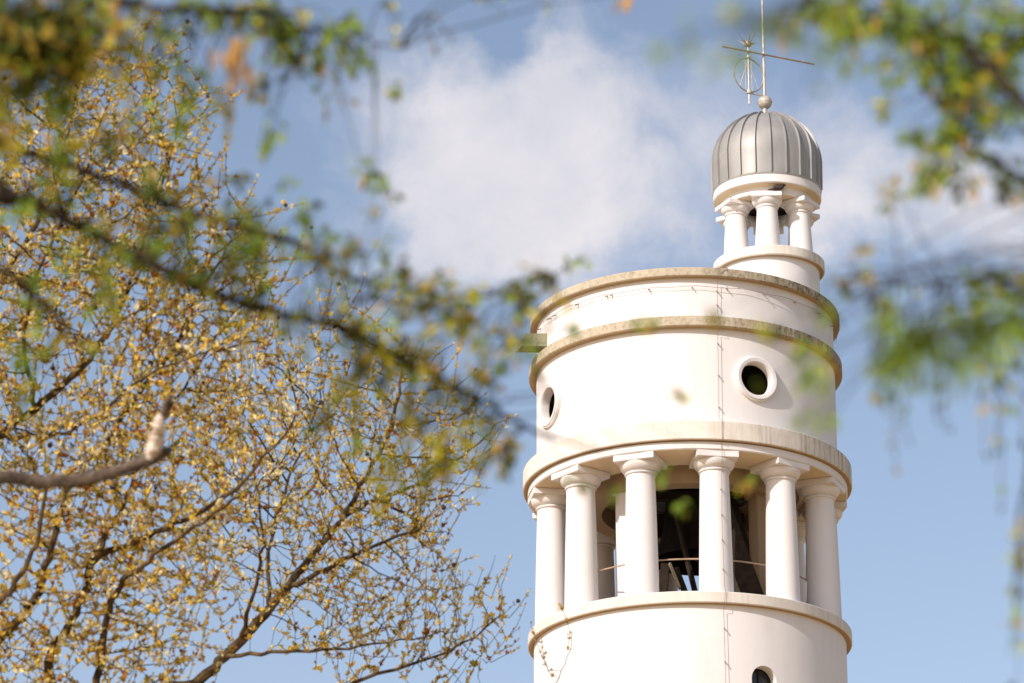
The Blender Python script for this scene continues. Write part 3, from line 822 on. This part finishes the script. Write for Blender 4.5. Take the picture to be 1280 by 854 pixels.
# ---- near trees with drooping leafy twigs, far out of focus
KINDS = ['leaf_green', 'leaf_fresh', 'leaf_dark', 'leaf_yellow', 'leaf_olive', 'catkin_orange', 'catkin_rose']
MIX = {'g': (7, 5, 2, 1, 0), 'f': (4, 8, 0, 1, 0), 'd': (3, 0, 7, 0, 4), 'y': (1, 3, 0, 8, 2), 'o': (2, 1, 2, 3, 5), 'p': (3, 8, 0, 0, 0)}
class NearTree:
    def __init__(s, name, label, root, trunk, bark_m='brown_bark'):
        s.root = root; s.o = empty(name, root, label, 'tree'); s.bark = bark_m
        s.nodes = []; s.tw = MB(); s.lf = MB()
        T = smooth_path(trunk, 6); s.nodes += T
        MB().tube([p - root for p, r in T], [r for p, r in T], 14).build('trunk', bark_m, s.o)
    def limb(s, pts, attach=True, jit=.004, m=None):
        P = [(at(x, y, d), r * d / FPX) for x, y, d, r in pts]
        if attach:
            q = min(s.nodes, key=lambda n: (n[0] - P[0][0]).length)
            P = [(q[0], max(P[0][1] * 1.15, .004)), (q[0].lerp(P[0][0], .5) + Vector((0, 0, .05)), P[0][1] * 1.07)] + P
        L = smooth_path(P, 7); L = [(p + rv(jit), r) for p, r in L]
        s.nodes += L
        MB().tube([p - s.root for p, r in L], [r for p, r in L], 9).build('limb', m or s.bark, s.o)
        return L
    def strand(s, start, end, sag, n_leaf, size, kind, r0=.003, from_t=.35, catkin=0.0):
        n = 9; pts = []
        for i in range(n + 1):
            t = i / n
            p = start.lerp(end, t); p = p + Vector((0, 0, sag * 4 * t * (1 - t))) + rv(.006) * (1 if 0 < i < n else 0); pts.append(p)
        s.tw.tube([p - s.root for p in pts], [r0 * (1 - .6 * i / n) for i in range(n + 1)], 5, cap=False)
        w = MIX[kind]
        for k in range(n_leaf):
            t = from_t + (1 - from_t) * (k + rng.random()) / n_leaf
            f = t * n; i = min(int(f), n - 1); p = pts[i].lerp(pts[i + 1], f - i) - s.root
            d = (pts[i + 1] - pts[i]).normalized() * .4 + rv(.7) + Vector((0, 0, -.45))
            st = p + d.normalized() * size * .35
            s.tw.tube([p, st], [.0011, .0008], 3, cap=False)
            add_leaf(s.lf, st, d + Vector((0, 0, -.3)), size * rng.uniform(.7, 1.2), rng.choices(range(5), w)[0])
        if rng.random() < catkin: s.catkin(pts[-1])
    def catkin(s, p, L=None, mi=5):
        L = L or rng.uniform(.035, .06); q = [p - s.root]
        d = Vector((rng.gauss(0, .12), rng.gauss(0, .12), -1)).normalized()
        for k in range(6): d = (d + rv(.05)).normalized(); q.append(q[-1] + d * L / 6)
        s.lf.tube(q, [.0022, .0045, .0056, .0058, .005, .004, .0015], 6, mi)
    def cluster(s, px, py, d, r, n, kind, size=.030, leaves=7, catkin=.25, hang=1.0):
        size *= 1.25; n = max(1, round(n * 1.05)); leaves += 2
        """n drooping strands that end in a patch of radius r (photo pixels) around a point in space"""
        c = at(px, py, d); R = r * d / FPX
        top = c + Vector((0, 0, R * .9))
        near = sorted(s.nodes, key=lambda q: (q[0] - top).length)[:14]
        for k in range(n):
            st = rng.choice(near)[0]
            e = c + Vector((rng.gauss(0, R * .68), rng.gauss(0, R * .68), rng.gauss(-R * .25 * hang, R * .68)))
            dist = (e - st).length
            s.strand(st, e, dist * rng.uniform(.02, .16), leaves, size, kind, r0=.0026, from_t=max(.1, 1 - min(.9, 1.5 * R / (dist + 1e-6))), catkin=catkin)
    def scatter(s, nodes, n, length, kinds, size=.034, leaves=6, catkin=.12):
        # short twigs that leave a limb at random and droop
        for k in range(n):
            p, rad_ = rng.choice(nodes)
            v = Vector((rng.gauss(.15, .6), rng.gauss(0, .6), rng.gauss(-.15, .65))).normalized() * length * rng.uniform(.4, 1.15)
            s.strand(p, p + v + Vector((0, 0, -abs(v.length) * .25)), v.length * rng.uniform(.03, .12), leaves, size, rng.choice(kinds), r0=.0024, from_t=.12, catkin=catkin)
    def finish(s):
        s.tw.build('twigs', s.bark, s.o, smooth=True)
        s.lf.build('foliage', KINDS, s.o, smooth=False)

# left tree, trunk just outside the frame
rL = Vector((-3.0, 12.6, 0))
LT = NearTree('leafy_tree', 'near tree on the left with dark drooping branches and small green leaves, out of focus', rL,
              [(rL, .22), (rL + Vector((.03, 0, .8)), .17), (rL + Vector((.1, -.05, 3.2)), .15), (rL + Vector((.22, -.1, 6.2)), .12), (rL + Vector((.32, 0, 9.5)), .07), (rL + Vector((.4, 0, 12)), .02)])
L1 = LT.limb([(-140, 170, 12.2, 11), (0, 234, 12, 9), (60, 262, 11.9, 8), (130, 298, 11.8, 7.5), (200, 338, 11.7, 7), (270, 368, 11.7, 6.2), (340, 390, 11.7, 6), (410, 405, 11.7, 5.5), (470, 430, 11.8, 5), (540, 470, 11.8, 4.5), (600, 500, 11.9, 3.4), (660, 535, 12, 2.4), (730, 560, 12.1, 1.4)])
L2 = LT.limb([(-120, 150, 12.6, 9), (80, 205, 12.7, 6), (230, 262, 12.8, 5), (300, 285, 12.8, 4.6), (370, 305, 12.9, 4), (430, 345, 13, 3), (500, 360, 13.2, 2.4), (580, 372, 13.4, 1.8), (650, 362, 13.6, 1.2), (700, 340, 13.7, .8)])
L3 = LT.limb([(-120, 300, 11.6, 7), (0, 335, 11.4, 5.5), (45, 372, 11.4, 4.6), (80, 405, 11.4, 3.4), (110, 440, 11.4, 2)])
L4 = LT.limb([(-150, -60, 12, 9), (40, -40, 11.8, 6), (160, 5, 11.7, 4.6), (250, 12, 11.7, 4), (340, 14, 11.8, 3.2), (375, 35, 11.9, 2.4), (430, 40, 12, 1.5), (500, 62, 12.1, .8)])
LT.limb([(-120, 60, 11.4, 8), (-20, 40, 11.2, 6), (60, 55, 11.1, 4.6), (100, 75, 11.1, 3)])
L6 = LT.limb([(420, 395, 11.75, 3), (470, 375, 11.6, 2.4), (540, 385, 11.5, 1.8), (600, 410, 11.5, 1.2), (650, 430, 11.5, .8)], False)
C = LT.cluster
for (x, y, r, n, k) in [(20, 25, 55, 26, 'd'), (75, 20, 45, 22, 'd'), (45, 70, 42, 18, 'd'), (100, 55, 30, 12, 'o'), (10, 110, 40, 12, 'o'), (85, 110, 28, 8, 'd'),
                        (130, 20, 35, 9, 'o'), (60, 130, 30, 7, 'g'), (0, 180, 35, 8, 'o'), (30, 60, 60, 14, 'o'), (70, 40, 60, 14, 'd'), (25, 35, 50, 16, 'd'), (90, 25, 40, 12, 'd'), (40, 15, 60, 16, 'd')]:
    C(x, y, 11.2, r, n, k, .032, 8)
for (x, y, r, n, k) in [(150, 165, 26, 5, 'd'), (115, 150, 22, 4, 'd'), (205, 250, 30, 7, 'd'), (190, 215, 20, 3, 'g'), (215, 290, 26, 7, 'f'), (190, 330, 22, 4, 'g'), (235, 265, 20, 3, 'g'),
                        (300, 285, 24, 5, 'd'), (285, 215, 18, 3, 'd'), (290, 300, 20, 4, 'g'), (140, 390, 18, 3, 'f'), (60, 60, 20, 3, 'f'), (65, 175, 16, 2, 'f'), (150, 60, 30, 4, 'o'),
                        (330, 30, 30, 7, 'g'), (355, 60, 26, 6, 'g'), (300, 18, 28, 5, 'g'), (370, 95, 18, 3, 'd'), (260, 12, 24, 4, 'g'), (440, 22, 12, 2, 'f'), (450, 75, 10, 2, 'g'), (400, 60, 18, 2, 'g'), (220, 30, 20, 3, 'g'),
                        (385, 250, 22, 4, 'g'), (415, 290, 22, 4, 'd'), (380, 295, 16, 3, 'g'), (465, 215, 16, 3, 'g'), (475, 240, 14, 2, 'd'), (440, 305, 18, 3, 'o'), (350, 255, 18, 2, 'g'), (490, 110, 9, 1, 'f'),
                        (510, 335, 20, 3, 'd'), (545, 355, 18, 3, 'o'), (600, 372, 22, 4, 'o'), (645, 380, 18, 4, 'g'), (560, 395, 26, 5, 'o'), (690, 342, 12, 3, 'd'), (655, 360, 14, 3, 'd'), (480, 330, 18, 2, 'g'),
                        (490, 420, 26, 6, 'y'), (455, 445, 24, 5, 'o'), (540, 440, 26, 5, 'o'), (430, 500, 24, 6, 'y'), (470, 470, 20, 4, 'o'), (640, 440, 18, 3, 'g'), (610, 455, 18, 3, 'o'),
                        (400, 530, 16, 3, 'd'), (515, 540, 26, 6, 'o'), (500, 575, 24, 5, 'y'), (470, 600, 22, 4, 'y'), (580, 565, 30, 9, 'y'), (555, 595, 24, 5, 'y'), (620, 590, 18, 5, 'd'), (610, 560, 22, 4, 'o'), (530, 605, 18, 3, 'o'),
                        (150, 100, 26, 5, 'o'), (175, 55, 26, 5, 'y'), (210, 90, 24, 4, 'g'), (250, 112, 22, 4, 'g'), (325, 110, 16, 2, 'o'), (230, 170, 22, 4, 'f'), (340, 180, 20, 3, 'f'), (270, 140, 20, 3, 'o'), (110, 190, 24, 4, 'o'), (30, 140, 30, 6, 'y'), (70, 220, 24, 4, 'g'), (30, 270, 24, 4, 'f'), (250, 320, 22, 4, 'f'), (330, 340, 18, 3, 'g'), (310, 240, 20, 3, 'g'), (80, 320, 18, 2, 'g'), (50, 360, 20, 3, 'g'), (25, 470, 22, 3, 'g'), (40, 510, 20, 3, 'd'), (100, 240, 20, 2, 'g'), (135, 345, 16, 2, 'f'), (840, 490, 10, 1, 'o'), (735, 390, 12, 1, 'g'), (810, 400, 16, 1, 'g'), (725, 600, 8, 1, 'g'), (765, 612, 10, 1, 'f'), (835, 605, 12, 1, 'f'), (925, 600, 10, 1, 'y'), (860, 640, 8, 1, 'g')]:
    C(x, y, 11.8 if y > 120 else 11.9, r, n, k, .029, 6, .2)
for (x, y) in [(282, 70), (290, 85), (300, 95), (296, 75), (305, 60), (310, 85), (148, 25), (152, 40), (140, 10), (288, 100), (780, 5)]:
    p = at(x, y - 14, 11.6); q = min(LT.nodes, key=lambda n: (n[0] - p).length)[0]
    LT.strand(q, p, .03, 1, .02, 'o'); [LT.catkin(p + rv(.014), rng.uniform(.05, .085)) for _ in range(4)]
for (x, y0, y1) in [(548, -40, 70), (565, -40, 55), (690, -40, 15), (500, -30, 40), (460, -30, 95), (630, -40, 12)]:
    q = min(LT.nodes, key=lambda n: (n[0] - at(x, y0, 12)).length)[0]
    LT.strand(q, at(x, y1, 12), .12, 9, .022, 'd', from_t=.55)
LT.scatter(L1[14:50], 20, .16, 'gdfg'); LT.scatter(L1[50:-16], 34, .22, 'gdoy'); LT.scatter(L1[-34:-10], 16, .16, 'oyd')
LT.scatter(L2[18:], 46, .20, 'gdgfo'); LT.scatter(L3[10:], 14, .18, 'gfo'); LT.scatter(L4[14:], 44, .20, 'gfgoy'); LT.scatter(L6, 24, .16, 'oyg')
LT.finish()

# old tree further back whose broken bough enters from the left
rD = Vector((-5.6, 25.2, 0))
DT = NearTree('old_tree', 'old tree whose thick bough ends in a pale snapped stub at the left edge', rD, bark_m='grey_bark', trunk=
              [(rD, .36), (rD + Vector((.0, 0, 1)), .28), (rD + Vector((.1, .1, 5)), .24), (rD + Vector((.15, .2, 9.2)), .2), (rD + Vector((.1, .2, 13)), .1), (rD + Vector((.2, .2, 15)), .02)])
DT.limb([(-320, 640, 24.8, 13), (-120, 602, 24.5, 11), (0, 597, 24.3, 9), (50, 603, 24.3, 8.4), (100, 600, 24.3, 8.6), (150, 588, 24.2, 7.6), (185, 576, 24.2, 8), (205, 566, 24.2, 6.5), (214, 562, 24.2, 3)])
DT.limb([(186, 576, 24.2, 6), (193, 562, 24.18, 9.5), (195, 549, 24.16, 9), (200, 538, 24.13, 6.6), (199, 528, 24.1, 6.8), (204, 517, 24.1, 3.6), (205, 513, 24.1, .8)], False, .008, 'pale_snapped_wood')
DT.limb([(203, 520, 24.1, 5), (209, 507, 24.1, 6), (213, 496, 24.1, 3.5)], False)
DT.limb([(75, 601, 24.3, 3), (110, 590, 24.3, 1.6), (150, 578, 24.3, .9), (178, 568, 24.2, .6)], False)
DT.finish()

# right tree, trunk outside the frame on the right
rR = Vector((2.9, 10.6, 0))
RTr = NearTree('leafy_tree', 'near tree on the right with fresh green hanging leaf sprays, out of focus', rR,
               [(rR, .2), (rR + Vector((0, 0, .8)), .16), (rR + Vector((-.1, .05, 3)), .14), (rR + Vector((-.15, 0, 6)), .11), (rR + Vector((-.2, 0, 9)), .06), (rR + Vector((-.2, 0, 11)), .02)])
K1 = RTr.limb([(1420, 290, 10.4, 9), (1330, 260, 10.4, 7), (1280, 226, 10.4, 5.5), (1240, 203, 10.3, 5), (1208, 185, 10.2, 4.2), (1196, 160, 10.2, 3.4), (1188, 120, 10.2, 3), (1165, 70, 10.2, 2.6), (1130, 45, 10.2, 2), (1090, 32, 10.2, 1.5)])
K2 = RTr.limb([(1420, 20, 10, 9), (1300, 40, 9.8, 5), (1230, 60, 9.7, 4), (1190, 50, 9.6, 3), (1140, 20, 9.6, 2.2), (1080, 8, 9.6, 1.4), (1000, 0, 9.6, .8)])
K3 = RTr.limb([(1430, 420, 10, 6), (1330, 380, 10, 4), (1260, 350, 10, 3), (1180, 352, 10, 2.2), (1110, 350, 10, 1.6), (1060, 345, 10, 1)])
K4 = RTr.limb([(1430, 330, 9, 7), (1340, 370, 7.6, 6), (1290, 392, 6.6, 4), (1230, 405, 6.1, 3), (1160, 420, 5.9, 2.2), (1090, 435, 5.8, 1.4)])
K5 = RTr.limb([(1430, -60, 9.5, 7), (1300, -50, 7.6, 5), (1150, -30, 6.2, 3.2), (1000, 15, 5.6, 2), (900, 40, 5.4, 1.2)])
RTr.limb([(1420, 470, 9.8, 5), (1340, 420, 9.7, 3), (1296, 440, 9.7, 1.6), (1290, 500, 9.7, 1.0), (1292, 560, 9.7, .6)])
C = RTr.cluster
for (x, y, r, n, k) in [(1190, 25, 34, 8, 'g'), (1230, 20, 36, 9, 'g'), (1160, 50, 30, 7, 'g'), (1180, 75, 26, 6, 'g'), (1090, 15, 34, 7, 'g'), (1120, 8, 30, 5, 'f'), (1060, 20, 28, 5, 'g'), (1250, 60, 30, 6, 'g'), (1230, 90, 30, 7, 'f'), (1215, 120, 28, 6, 'y'), (1250, 120, 26, 5, 'g'),
                        (1205, 150, 22, 4, 'g'), (1190, 105, 20, 3, 'd'), (1265, 150, 22, 4, 'g'), (1180, 160, 20, 4, 'g'), (1155, 200, 24, 6, 'f'), (1160, 225, 22, 5, 'g'), (1135, 170, 12, 2, 'g'), (1110, 92, 9, 2, 'f'), (1100, 118, 8, 1, 'y'), (1090, 132, 8, 1, 'f'), (1205, 235, 16, 3, 'd'), (1265, 240, 22, 4, 'd'), (1115, 235, 12, 2, 'o'), (1280, 110, 24, 4, 'g'), (1275, 15, 30, 5, 'g'), (1020, 10, 28, 4, 'd'),
                        (1090, 345, 14, 2, 'o'), (1050, 358, 10, 2, 'd'), (1110, 380, 12, 2, 'o'), (1235, 345, 18, 3, 'g'), (1265, 375, 22, 5, 'g'), (1195, 390, 12, 2, 'f'), (1225, 395, 14, 2, 'g'), (1080, 305, 12, 1, 'o')]:
    C(x, y, 10, r, n, k, .027, 6, .15)
for (x, y, r, n, k) in [(1240, 410, 30, 3, 'p'), (1190, 422, 26, 3, 'p'), (1140, 432, 24, 3, 'p'), (1105, 440, 22, 2, 'p'), (1270, 400, 30, 3, 'p')]:
    C(x, y, 5.9, r, n, k, .026, 8, .0)
for (x, y, r, n, k) in [(905, 38, 34, 1, 'f'), (950, 30, 38, 2, 'f'), (1000, 26, 40, 2, 'g'), (1050, 5, 36, 3, 'g'), (885, 60, 34, 1, 'f')]:
    C(x, y, 5.5, r, n, k, .024, 6, .0)
# loose hanging twigs
for (x, y0, y1, n, k) in [(1120, 380, 580, 12, 'd'), (1135, 380, 545, 10, 'd'), (1100, 380, 505, 9, 'o'), (1182, 380, 540, 10, 'd'), (1168, 380, 520, 8, 'd'), (1090, 380, 490, 7, 'y'), (1150, 380, 490, 8, 'g')]:
    q = min(RTr.nodes, key=lambda w: (w[0] - at(x, y0, 10)).length)[0]
    RTr.strand(q, at(x, y1, 10), .03, n, .024, k, from_t=.42, catkin=0)
RTr.limb([(1430, 400, 9.8, 4), (1340, 402, 9.7, 2.4), (1290, 398, 9.7, 1.6), (1250, 400, 9.7, 1.1), (1222, 408, 9.7, .7)])
for (x, y0, y1, n, k) in [(1243, 400, 570, 7, 'o'), (1230, 400, 560, 6, 'd'), (1262, 400, 500, 7, 'o'), (1276, 400, 560, 7, 'd'), (1252, 400, 640, 7, 'd'), (1226, 400, 470, 5, 'o'), (1278, 560, 800, 12, 'o'), (1262, 560, 820, 8, 'y'), (1272, 560, 850, 11, 'g'), (1268, 560, 760, 8, 'o')]:
    q = min(RTr.nodes, key=lambda w: (w[0] - at(x, y0, 9.7)).length)[0]
    RTr.strand(q, at(x, y1, 9.7), .05, n, .033, k, from_t=.3 if y1 < 700 else .5, catkin=0)
C(947, 478, 9, 4, 1, 'y', .018, 1, 0)
RTr.scatter(K1[14:], 40, .17, 'gfgy'); RTr.scatter(K2[14:], 40, .17, 'gfg'); RTr.scatter(K3[14:], 18, .10, 'god', .024, 4); RTr.scatter(K4[20:], 22, .10, 'p', .028, 5, 0); RTr.scatter(K5[16:-8], 12, .10, 'fgf', .026, 4, 0)
for (x, y, r, n, k) in [(1015, 470, 16, 4, 'f'), (1020, 510, 14, 3, 'f'), (1005, 440, 12, 2, 'f'), (1030, 390, 10, 2, 'g'), (955, 395, 10, 1, 'o'), (880, 402, 9, 1, 'o')]:
    C(x, y, 8.5, r, n, k, .024, 4, 0)
RTr.finish()
for o in scene.objects:
    if o.parent is None and o.name.startswith('budding_tree'): o['group'] = 'budding trees on the left'
    if o.parent is None and o.name.startswith('leafy_tree'): o['group'] = 'near leafy trees framing the tower'
